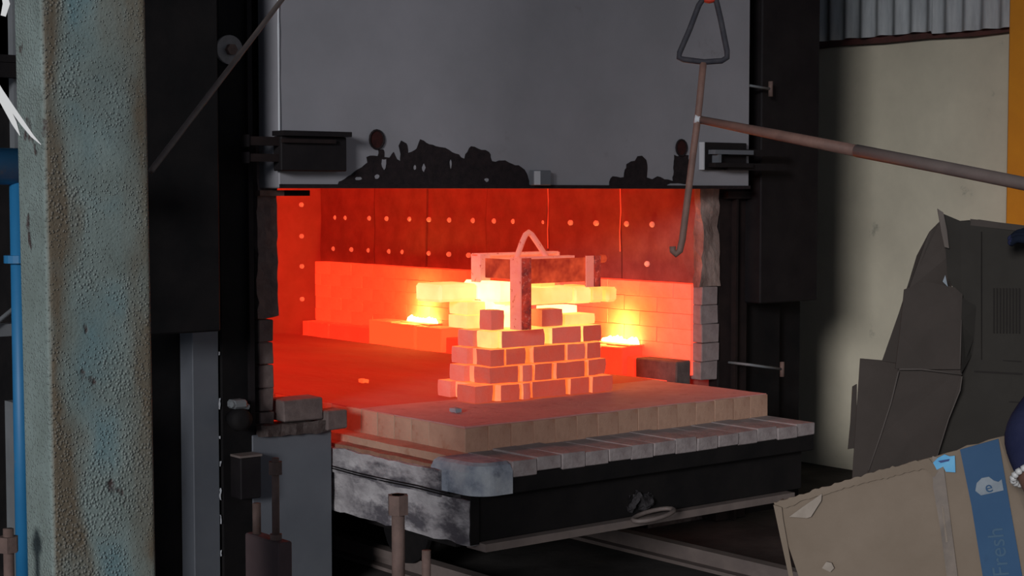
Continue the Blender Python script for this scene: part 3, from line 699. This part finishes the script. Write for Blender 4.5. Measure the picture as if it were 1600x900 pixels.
# ------------------------------------------------------------------ pipes left of the column
bpipe = empty('blue_pipe', (2.0, 5.0, 0), 'blue painted pipe with a branch running down behind the rusty column', 'pipe')
a = onY(20, 260, 5.0)
tube('main_pipe', [(a.x-1.6, 5.0, a.z), (a.x+.25, 5.0, a.z)], .057, M['bluepipe'], bpipe, 20)
v = onY(28, 330, 5.0)
tube('branch_pipe', [(v.x, 5.0, a.z-.03), (v.x, 5.0, 0)], .025, M['bluepipe'], bpipe, 14)
f = onY(26, 405, 5.0); b2 = bmesh.new(); add_tube(b2, [(v.x, 5.0, f.z-.012), (v.x, 5.0, f.z+.012)], .045, 16); link('flange', b2, M['bluepipe'], bpipe)
pf = empty('pipe_rack', onY(27, 100, 5.35), 'grey steel rack of posts and bars behind the blue pipe', 'rack')
q = onY(27, 100, 5.35)
box('post', q.x-.022, q.x+.022, 5.33, 5.37, 0, 3.0, M['greymetal'], pf)
for yy, hh in ((110, .024), (92, .012), (515, .02)):
    q2 = onY(20, yy, 5.3); box('cross_bar', q2.x-.9, q2.x+.3, 5.29, 5.329, q2.z-hh, q2.z+hh, M['blacksteel'] if yy != 515 else M['greymetal'], pf)
tube('brace', [onY(-60, 550, 5.28), onY(48, 460, 5.28)], .008, M['greymetal'], pf, 8)
q3 = onY(38, 640, 5.25); box('foot_bracket', q3.x-.05, q3.x+.06, 5.22, 5.29, 0, q3.z+.03, M['greymetal'], pf)
# plastic strips
def ribbon(name, pts, wd, parent, m):
    bm = bmesh.new(); prev = None; n = len(pts)
    for i, p in enumerate(pts):
        t = (pts[min(i+1, n-1)]-pts[max(i-1, 0)]).normalized(); s = t.cross(FW).normalized(); ww = wd[i]
        cur = [bm.verts.new(p-s*ww), bm.verts.new(p+s*ww), bm.verts.new(p+s*ww+FW*.0015), bm.verts.new(p-s*ww+FW*.0015)]
        if prev:
            for k in range(4): bm.faces.new((prev[k], prev[(k+1) % 4], cur[(k+1) % 4], cur[k]))
        else: bm.faces.new(cur)
        prev = cur
    bm.faces.new(prev[::-1]); return link(name, bm, m, parent, False)
ps = empty('plastic_strip', at(-40, 60, 3.2), 'white torn plastic strip dangling over the left side of the rusty column', 'strip')
ribbon('strip', [at(x, y, 3.2) for x, y in ((-60, 40), (-25, 100), (0, 142), (18, 168), (35, 192), (50, 212), (64, 226))], [.006, .006, .0055, .005, .0045, .003, .0005], ps, M['plastic'])
ribbon('strip', [at(x, y, 3.21) for x, y in ((-60, 45), (-25, 108), (0, 150), (12, 172), (22, 192), (31, 212))], [.006, .006, .006, .006, .005, .0005], ps, M['plastic'])
ribbon('strip', [at(x, y, 3.19) for x, y in ((-62, 30), (-30, -10), (5, -12), (10, 6), (5, 25))], [.006, .008, .008, .007, .005], ps, M['plastic'])
tube('tie_wire', [at(-60, 40, 3.2), at(-80, -60, 3.3), at(-40, -160, 3.6), Vector((1.49, 3.45, 2.35))], .003, M['plastic'], ps, 6)

# ------------------------------------------------------------------ tie rods standing in front
def rod(px, py, d, r, name='rod'): 
    p = at(px, py, d); return p
tc = empty('tie_rod_clamp', Vector((at(415, 840, 4.6).x, at(415, 840, 4.6).y, 0)), 'rust brown steel block with two upright rods before the grey panel', 'clamp')
k = at(435, 850, 4.6); k.z = 0
p_ = at(435, 849, 4.6)
box('block', k.x, k.x+.045, k.y, k.y+.185, 0, p_.z, M['rustblock'], tc, .004)
def rodnut(px, ptop, d, r, zb, parent, nut=True, nr=.028, nh=.04, ext=.0, lab='rod'):
    p = at(px, ptop, d); top = p.z
    b2 = bmesh.new(); add_tube(b2, [(p.x, p.y, zb), (p.x, p.y, top)], r, 12); o = link('rod', b2, M['rust'], parent, True)
    if nut:
        b2 = bmesh.new(); hexnut(b2, Vector((p.x, p.y, top-ext-nh)), nr, nh); link('nut', b2, M['rust'], o)
    return p
wv = at(437, 712, 4.68); wv2 = at(395, 782, 4.77)
for p, top, r, nt_ in ((Vector((k.x+.022, k.y+.05, 0)), wv.z, .0105, 1), (Vector((k.x+.022, k.y+.155, 0)), wv2.z, .012, 0)):
    b2 = bmesh.new(); add_tube(b2, [(p.x, p.y, p_.z-.002), (p.x, p.y, top)], r, 12); o = link('rod', b2, M['rust'], tc, True)
    if nt_:
        b2 = bmesh.new(); hexnut(b2, Vector((p.x, p.y, top-.046)), .021, .036); link('nut', b2, M['rust'], o)
        b2 = bmesh.new(); hexnut(b2, Vector((p.x, p.y, p_.z)), .019, .015); link('nut', b2, M['rust'], o)
tp = at(640, 900, 4.4)
t2 = empty('tie_rod_pair', (tp.x, tp.y, 0), 'pair of rust brown upright rods below the hearth car, the taller with a nut', 'clamp')
box('base_block', tp.x-.12, tp.x+.12, tp.y-.08, tp.y+.08, 0, .42, M['rustblock'], t2, .006)
rodnut(622, 773, 4.4, .0175, .41, t2, True, .029, .052)
rodnut(666, 860, 4.4, .012, .41, t2, False)
tq = at(14, 900, 3.6)
t3 = empty('tie_rod', (tq.x, tq.y, 0), 'rust brown bolt with thick nut at the lower left edge beside the column', 'clamp')
box('base_block', tq.x-.08, tq.x+.08, tq.y-.06, tq.y+.06, 0, .5, M['rustblock'], t3, .006)
rodnut(13, 826, 3.6, .0115, .49, t3, True, .0215, .034, .017)

# ------------------------------------------------------------------ upper dark carton
uc = empty('dark_carton', Vector((at(1450, 740, 4.6).x, at(1450, 740, 4.6).y, 0)), 'opened dark brown carton with hanging flaps standing against the cream wall', 'carton')
def card(name, pts, m, parent, th=.005, edge=None):
    Q = [at(*p) for p in pts]; bm = bmesh.new()
    nrm = Vector((0, 0, 0))
    for i in range(len(Q)): nrm += (Q[i]-Q[0]).cross(Q[(i+1) % len(Q)]-Q[0])
    nrm.normalize()
    if nrm.dot(FW) < 0: nrm = -nrm
    o = prism(name, Q, nrm*th, m, parent)
    return o
D = 4.55
floorpt = lambda x, d: (x, 450+ (CZ*0+1)*0 + (HY-450) + 1.585*F/d, d)
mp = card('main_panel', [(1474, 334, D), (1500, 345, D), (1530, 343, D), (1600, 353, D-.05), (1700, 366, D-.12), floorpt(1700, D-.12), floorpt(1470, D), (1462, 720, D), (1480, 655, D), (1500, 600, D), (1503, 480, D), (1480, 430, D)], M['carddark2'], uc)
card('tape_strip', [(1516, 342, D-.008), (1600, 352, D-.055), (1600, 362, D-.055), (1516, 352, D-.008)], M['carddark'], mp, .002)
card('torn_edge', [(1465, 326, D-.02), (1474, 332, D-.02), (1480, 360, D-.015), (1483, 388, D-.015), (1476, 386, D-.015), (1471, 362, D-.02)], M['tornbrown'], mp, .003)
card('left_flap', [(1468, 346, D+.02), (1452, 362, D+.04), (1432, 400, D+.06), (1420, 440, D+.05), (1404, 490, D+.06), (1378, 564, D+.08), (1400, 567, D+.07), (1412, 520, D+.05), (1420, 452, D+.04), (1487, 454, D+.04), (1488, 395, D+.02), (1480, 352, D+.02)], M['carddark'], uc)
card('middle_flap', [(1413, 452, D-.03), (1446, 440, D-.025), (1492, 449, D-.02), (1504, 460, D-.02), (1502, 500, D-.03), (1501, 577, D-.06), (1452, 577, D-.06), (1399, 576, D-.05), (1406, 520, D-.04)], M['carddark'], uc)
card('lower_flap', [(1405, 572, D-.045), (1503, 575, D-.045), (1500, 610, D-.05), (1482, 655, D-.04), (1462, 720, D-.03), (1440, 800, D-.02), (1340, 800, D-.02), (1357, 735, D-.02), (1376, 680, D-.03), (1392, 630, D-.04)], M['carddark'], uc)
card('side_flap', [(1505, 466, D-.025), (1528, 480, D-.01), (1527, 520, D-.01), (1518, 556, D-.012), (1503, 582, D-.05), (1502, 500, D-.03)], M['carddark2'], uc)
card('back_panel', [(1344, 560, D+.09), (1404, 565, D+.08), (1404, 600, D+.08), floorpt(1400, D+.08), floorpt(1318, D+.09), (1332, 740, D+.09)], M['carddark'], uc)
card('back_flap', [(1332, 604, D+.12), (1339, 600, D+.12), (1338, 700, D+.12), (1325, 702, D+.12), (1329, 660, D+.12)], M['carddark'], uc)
E3 = lambda pts: [at(*p) for p in pts]
tube('cut_edge', E3([(1405, 577, D-.06), (1440, 577, D-.06), (1503, 585, D-.06)]), .0022, M['cardline'], uc, 6)
tube('cut_edge', E3([(1404, 580, D-.06), (1392, 630, D-.045), (1376, 680, D-.035), (1357, 735, D-.025)]), .0022, M['cardline'], uc, 6)
tube('cut_edge', E3([(1503, 588, D-.06), (1500, 610, D-.055), (1482, 655, D-.045), (1462, 720, D-.035)]), .0018, M['cardline'], uc, 6)
tube('cut_edge', E3([(1502, 500, D-.033), (1500, 570, D-.06)]), .0016, M['cardline'], uc, 6)
card('torn_scrap', [(1473, 440, D-.03), (1477, 430, D-.03), (1481, 448, D-.03)], M['white'], mp, .002)
# printed box frame and bars
fo = D-.012
def pr(x0, y0, x1, y1, d=fo): card('printed_line', [(x0, y0, d), (x1, y0, d-.0), (x1, y1, d), (x0, y1, d)], M['print'], mp, .001)
for (x0, y0, x1, y1) in ((1532, 362, 1534, 562), (1530, 560, 1596, 562), (1522, 579, 1598, 582), (1528, 624, 1598, 626)):
    t_ = -.045*((x1-1516)/84 if x1 > 1540 else .2)
    card('printed_line', [(x0, y0, D-.012), (x1, y0+ (4 if x1-x0 > 20 else 0), D-.012+t_), (x1, y1+(4 if x1-x0 > 20 else 0), D-.012+t_), (x0, y1, D-.012)], M['print'], mp, .001)
for k in range(9):
    x = 1552+k*5; d_ = D-.016-.05*((x-1516)/84)
    card('printed_bar', [(x, 450, d_), (x+1.8, 450, d_), (x+1.8, 520, d_), (x, 520, d_)], M['print'], mp, .001)

# ------------------------------------------------------------------ lower tan carton
TL = at(1209, 786, 3.70); TR = at(1561, 683, 3.56); BLd = (at(1229, 900, 3.70) - TL).normalized()
U = (TR-TL); Wd = U.length; U.normalize(); V = (BLd - U*BLd.dot(U)); V.normalize(); Nn = U.cross(V).normalized()
if Nn.dot(FW) < 0: Nn = -Nn
Hh = min((TL.z)/(-V.z), (TL.z)/(-V.z)) - .004
def LP(u, v, n=0): return TL + U*u + V*v + Nn*n
def uv(px, py):
    r = ray(px, py); t = (TL-CAM).dot(Nn)/r.dot(Nn); q = CAM+r*t-TL; return q.dot(U), q.dot(V)
bc = empty('tan_carton', LP(Wd/2, Hh), 'tan cardboard carton with blue printed stripe tilted in the lower right corner', 'carton')
bm = bmesh.new(); nu, nv = 22, 30; g = []
for j in range(nv+1):
    row = []
    for i in range(nu+1):
        u, v = Wd*i/nu, Hh*j/nv
        if j == 0: v += .004*noise.noise(Vector((u*40, 0, 3))) + .006*noise.noise(Vector((u*12, 5, 3)))
        e = .006*noise.noise(Vector((u*6, v*6, 1)))*min(1, 8*min(u, Wd-u))
        row.append(bm.verts.new(LP(u, v, e+.002)))
    g.append(row)
for j in range(nv):
    for i in range(nu): bm.faces.new((g[j][i], g[j][i+1], g[j+1][i+1], g[j+1][i]))
r_ = bmesh.ops.extrude_face_region(bm, geom=bm.faces[:]); bmesh.ops.translate(bm, verts=[v for v in r_['geom'] if isinstance(v, bmesh.types.BMVert)], vec=Nn*.006)
fp = link('front_panel', bm, M['card'], bc)
prism('side_panel', [LP(Wd, .0), LP(Wd+.13, .03, .11), LP(Wd+.13, Hh, .11), LP(Wd, Hh)], Nn*.006+U*.002, M['card'], bc)
prism('left_panel', [LP(0, .01, .01), LP(0, .01, .11), LP(0, Hh, .11), LP(0, Hh, .01)], U*.005, M['card'], bc)
prism('back_panel', [LP(0, .03, .11), LP(Wd+.13, .03, .11), LP(Wd+.13, Hh, .11), LP(0, Hh, .11)], Nn*.005, M['card'], bc)
def onbox(pts, off=-.0015): return [LP(*uv(x, y), off) for x, y in pts]
def boxart(name, pts, m, parent, off=-.006, th=.003): return prism(name, onbox(pts, off), Nn*th, m, parent)
st = boxart('blue_stripe', [(1500, 702), (1560, 685), (1578, 790), (1600, 915), (1610, 985), (1546, 985), (1538, 915), (1518, 790)], M['stripe'], fp)
boxart('packing_tape', [(1457, 712), (1473, 716), (1485, 810), (1499, 920), (1482, 920), (1470, 830), (1458, 760)], M['tape'], fp)
boxart('painted_tape_glint', [(1471, 790), (1474, 790), (1481, 846), (1478, 846)], M['glintcard'], fp, -.0075, .002)  # pale sliver paints a highlight onto the tape
tape = boxart('blue_tape', [(1458, 722), (1466, 714), (1476, 709), (1484, 712), (1492, 711), (1493, 737), (1478, 736), (1474, 728), (1464, 733)], M['bluetape'], fp, -.010, .003)
boxart('ink_stroke', [(1466, 719), (1484, 716), (1483, 719), (1470, 722)], M['navyink'], tape, -.012, .002)
torn = boxart('torn_flap', [(1234, 806), (1256, 790), (1285, 770), (1284, 781), (1268, 806), (1262, 808)], M['cardlight'], fp, -.012, .004)
boxart('torn_scrap', [(1285, 886), (1292, 876), (1300, 878), (1304, 886), (1298, 892)], M['cardlight'], fp, -.012, .006)
boxart('torn_top_edge', jag([(1209, 784), (1240, 776), (1280, 763), (1330, 748), (1380, 733), (1420, 722), (1452, 716), (1466, 735), (1460, 745), (1445, 732), (1390, 745), (1330, 760), (1270, 777), (1225, 793)]), M['card'], fp, -.007, .004)
boxart('torn_side_edge', [(1209, 788), (1222, 792), (1224, 810), (1240, 900), (1233, 900), (1220, 840)], M['card'], fp, -.0065, .003)
lg_ = boxart('logo_patch', [(1524, 766), (1526, 754), (1534, 746), (1545, 744), (1553, 750), (1560, 752), (1565, 748), (1568, 765), (1533, 773)], M['white'], st, -.0085, .002)
def letters(txt, px, py, size, ang, m, name, parent, off):
    cu = bpy.data.curves.new(name, 'FONT'); cu.body = txt; cu.size = size; cu.extrude = .0006; cu.align_x = 'LEFT'
    to = bpy.data.objects.new(name, cu); COL.objects.link(to)
    bpy.context.view_layer.update()
    me = bpy.data.meshes.new_from_object(to.evaluated_get(bpy.context.evaluated_depsgraph_get()))
    bpy.data.objects.remove(to)
    u0, v0 = uv(px, py); ca, sa = math.cos(ang), math.sin(ang)
    bm = bmesh.new(); bm.from_mesh(me)
    for v in bm.verts:
        x, y = v.co.x, v.co.y
        # text frame: x runs along (ca,-sa), y along (sa,ca) in u / minus v
        uu = x*ca - y*sa; vv = x*sa + y*ca
        v.co = LP(u0+uu, v0-vv, off - v.co.z)
    return link(name, bm, m, parent)
def pxang(xa, ya, xb, yb):
    a = uv(xa, ya); b = uv(xb, yb); return math.atan2(-(b[1]-a[1]), b[0]-a[0])
letters('Fresh', 1577, 899, .048, pxang(1577, 899, 1565, 815), M['lettering'], 'lettering', st, -.0075)
letters('e', 1541, 769, .034, pxang(1540, 770, 1560, 765), M['stripe'], 'logo_letter', st, -.0105)

# ------------------------------------------------------------------ person holding the cartons
def person():
    root = empty('person', Vector((at(1830, 900, 3.78).x, at(1830, 900, 3.78).y, 0)), 'person in navy clothes with pale bead bracelet at the right edge behind the cartons', 'person')
    lat = lambda px, d, z: (lambda p: Vector((p.x, p.y, z)))(at(px, 450, d))
    hipc = lat(1830, 3.78, .91); right = RT; fwd = Vector((FW.x, FW.y, 0)).normalized()
    # faces the furnace: left in the picture and away
    face = (-RT*.75 + fwd*.66).normalized(); side = Vector((0, 0, 1)).cross(face)      # his left-hand side
    V_, E_, Rr = [], [], []
    def add(p, r, par=None):
        V_.append(Vector(p)); Rr.append(r if isinstance(r, tuple) else (r, r)); i = len(V_)-1
        if par is not None: E_.append((par, i))
        return i
    pel = add(hipc, (.15, .115)); wa = add(hipc+Vector((0, 0, .18)), (.145, .105), pel); ch = add(hipc+Vector((0, 0, .38)), (.165, .115), wa)
    ut = add(hipc+Vector((0, 0, .50)), (.12, .09), ch); nk = add(hipc+Vector((0, 0, .57)), .05, ut); n2 = add(hipc+Vector((0, 0, .61))+face*.012, .044, nk)
    h1 = add(hipc+Vector((0, 0, .68))+face*.035, (.066, .078), n2); h2 = add(hipc+Vector((0, 0, .78))+face*.03, (.078, .094), h1); h3 = add(hipc+Vector((0, 0, .85))+face*.02, (.055, .065), h2)
    for s in (1, -1):
        hp = add(hipc+side*s*.095-Vector((0, 0, .06)), .088, pel); kn = add(hipc+side*s*.11+face*.03-Vector((0, 0, .46)), .06, hp)
        ca_ = add(hipc+side*s*.112-Vector((0, 0, .60)), .055, kn)
        an = add(Vector((hipc.x, hipc.y, .08))+side*s*.115-face*.02, .042, ca_); he = add(Vector((hipc.x, hipc.y, .042))+side*s*.115+face*.05, .04, an); add(Vector((hipc.x, hipc.y, .036))+side*s*.12+face*.16, .034, he)
    def arm(s, el, wr, hand_dir, palm_n, g=1.0):
        sh = add(hipc+side*s*.185+Vector((0, 0, .46)), .062, ut)
        e = add(el, .047, sh); w1 = add(wr, .03, e)
        hd = hand_dir.normalized(); pn = palm_n.normalized(); sd_ = hd.cross(pn).normalized()
        pm = add(wr+hd*.05, (.04*g, .02*g), w1)
        kn_ = []
        for k, (o_, ln) in enumerate(((.030, .072), (.010, .08), (-.011, .075), (-.030, .058))):
            b0 = add(wr+hd*.09+sd_*o_*g, .0095*g, pm); b1 = add(wr+hd*(.09+ln*.5)+sd_*o_*g+pn*.014, .0088*g, b0); add(wr+hd*(.09+ln*.75)+sd_*o_*g+pn*.04, .0075*g, b1)
        t0 = add(wr+hd*.035+sd_*.038, .012, pm); t1 = add(wr+hd*.065+sd_*.058+pn*.018, .010, t0); add(wr+hd*.09+sd_*.06+pn*.036, .0085, t1)
    el1 = at(1592, 682, 3.47); wr1 = at(1645, 810, 3.36)
    arm(1, el1, wr1, at(1665, 900, 3.25)-wr1, -RT+fwd*.3)
    el2 = at(1730, 440, 4.15); wr2 = at(1662, 392, 4.36)
    arm(-1, el2, wr2, at(1575, 350, 4.40)-wr2, Vector((0, 0, -1))+FW*.3, 1.35)
    me = bpy.data.meshes.new('body'); me.from_pydata([v for v in V_], E_, []); me.update()
    o = bpy.data.objects.new('body', me); COL.objects.link(o)
    md = o.modifiers.new('skin', 'SKIN')
    lay = me.skin_vertices[0].data if me.skin_vertices else None
    if lay is None:
        bmx = bmesh.new(); bmx.from_mesh(me); bmx.verts.layers.skin.verify(); bmx.to_mesh(me); bmx.free(); lay = me.skin_vertices[0].data
    for i, r in enumerate(Rr): lay[i].radius = r; lay[i].use_root = (i == 0)
    sub = o.modifiers.new('sub', 'SUBSURF'); sub.levels = 2; sub.render_levels = 2
    bpy.context.view_layer.update()
    em = bpy.data.meshes.new_from_object(o.evaluated_get(bpy.context.evaluated_depsgraph_get()))
    bpy.data.objects.remove(o)
    bm = bmesh.new(); bm.from_mesh(em)
    for f in bm.faces:
        c = f.calc_center_median(); f.smooth = True; mi = 0
        if c.z < .9: mi = 1
        if c.z < .09: mi = 4
        if c.z > hipc.z+.575 and (c-hipc).xy.length < .2: mi = 2
        if (c-wr2).length < .14: mi = 3
        t = max(0, min(1, (c-el1).dot(wr1-el1)/(wr1-el1).length_squared))
        if (c-(el1+(wr1-el1)*t)).length < .09 and t > .50 or (c-wr1).length < .06: mi = 2
        f.material_index = mi
    body = link('body', bm, [M['navy'], M['trouser'], M['skin'], M['glove'], M['blacksteel']], root)
    for p in body.data.polygons: p.use_smooth = True
    hc = hipc+Vector((0, 0, .775))+face*.03
    # hair cap, eyes, nose, mouth, ears
    bm = bmesh.new(); bmesh.ops.create_uvsphere(bm, u_segments=20, v_segments=12, radius=1)
    for v in list(bm.verts):
        v.co = Vector((v.co.x*.098, v.co.y*.088, v.co.z*.112))
    bmesh.ops.delete(bm, geom=[v for v in bm.verts if v.co.z < -.01 + max(0, v.co.x)*.75], context='VERTS')
    rot = Matrix((face, side, Vector((0, 0, 1)))).transposed()
    for v in bm.verts: v.co = hc+rot@v.co+Vector((0, 0, .012))
    link('hair', bm, M['hair'], root, True)
    for s in (1, -1):
        bm = bmesh.new(); bmesh.ops.create_uvsphere(bm, u_segments=10, v_segments=8, radius=.012, matrix=Matrix.Translation(hc+face*.066+side*s*.03)); link('eye', bm, M['eye'], root, True)
        bm = bmesh.new(); bmesh.ops.create_uvsphere(bm, u_segments=10, v_segments=8, radius=.026, matrix=Matrix.Translation(hc+side*s*.074-face*.01-Vector((0, 0, .01)))); link('ear', bm, M['skin'], root, True)
    tube('nose', [hc+face*.088+Vector((0, 0, .008)), hc+face*.108-Vector((0, 0, .035)), hc+face*.09-Vector((0, 0, .042))], [.008, .015, .01], M['skin'], root, 8)
    tube('mouth', [hc+face*.088+side*.024-Vector((0, 0, .065)), hc+face*.094-Vector((0, 0, .067)), hc+face*.088-side*.024-Vector((0, 0, .065))], .006, M['redbrown'], root, 8)
    # bracelet
    t = .46; c = el1+(wr1-el1)*t; ax = (wr1-el1).normalized(); a = ax.cross(FW).normalized(); b = ax.cross(a)
    bm = bmesh.new()
    for k in range(20):
        q = k*2*math.pi/20; bmesh.ops.create_icosphere(bm, subdivisions=1, radius=.0085, matrix=Matrix.Translation(c+(a*math.cos(q)+b*math.sin(q))*.044))
    tag(link('bracelet', bm, M['bead'], root, True), 'pale bead bracelet')
person()
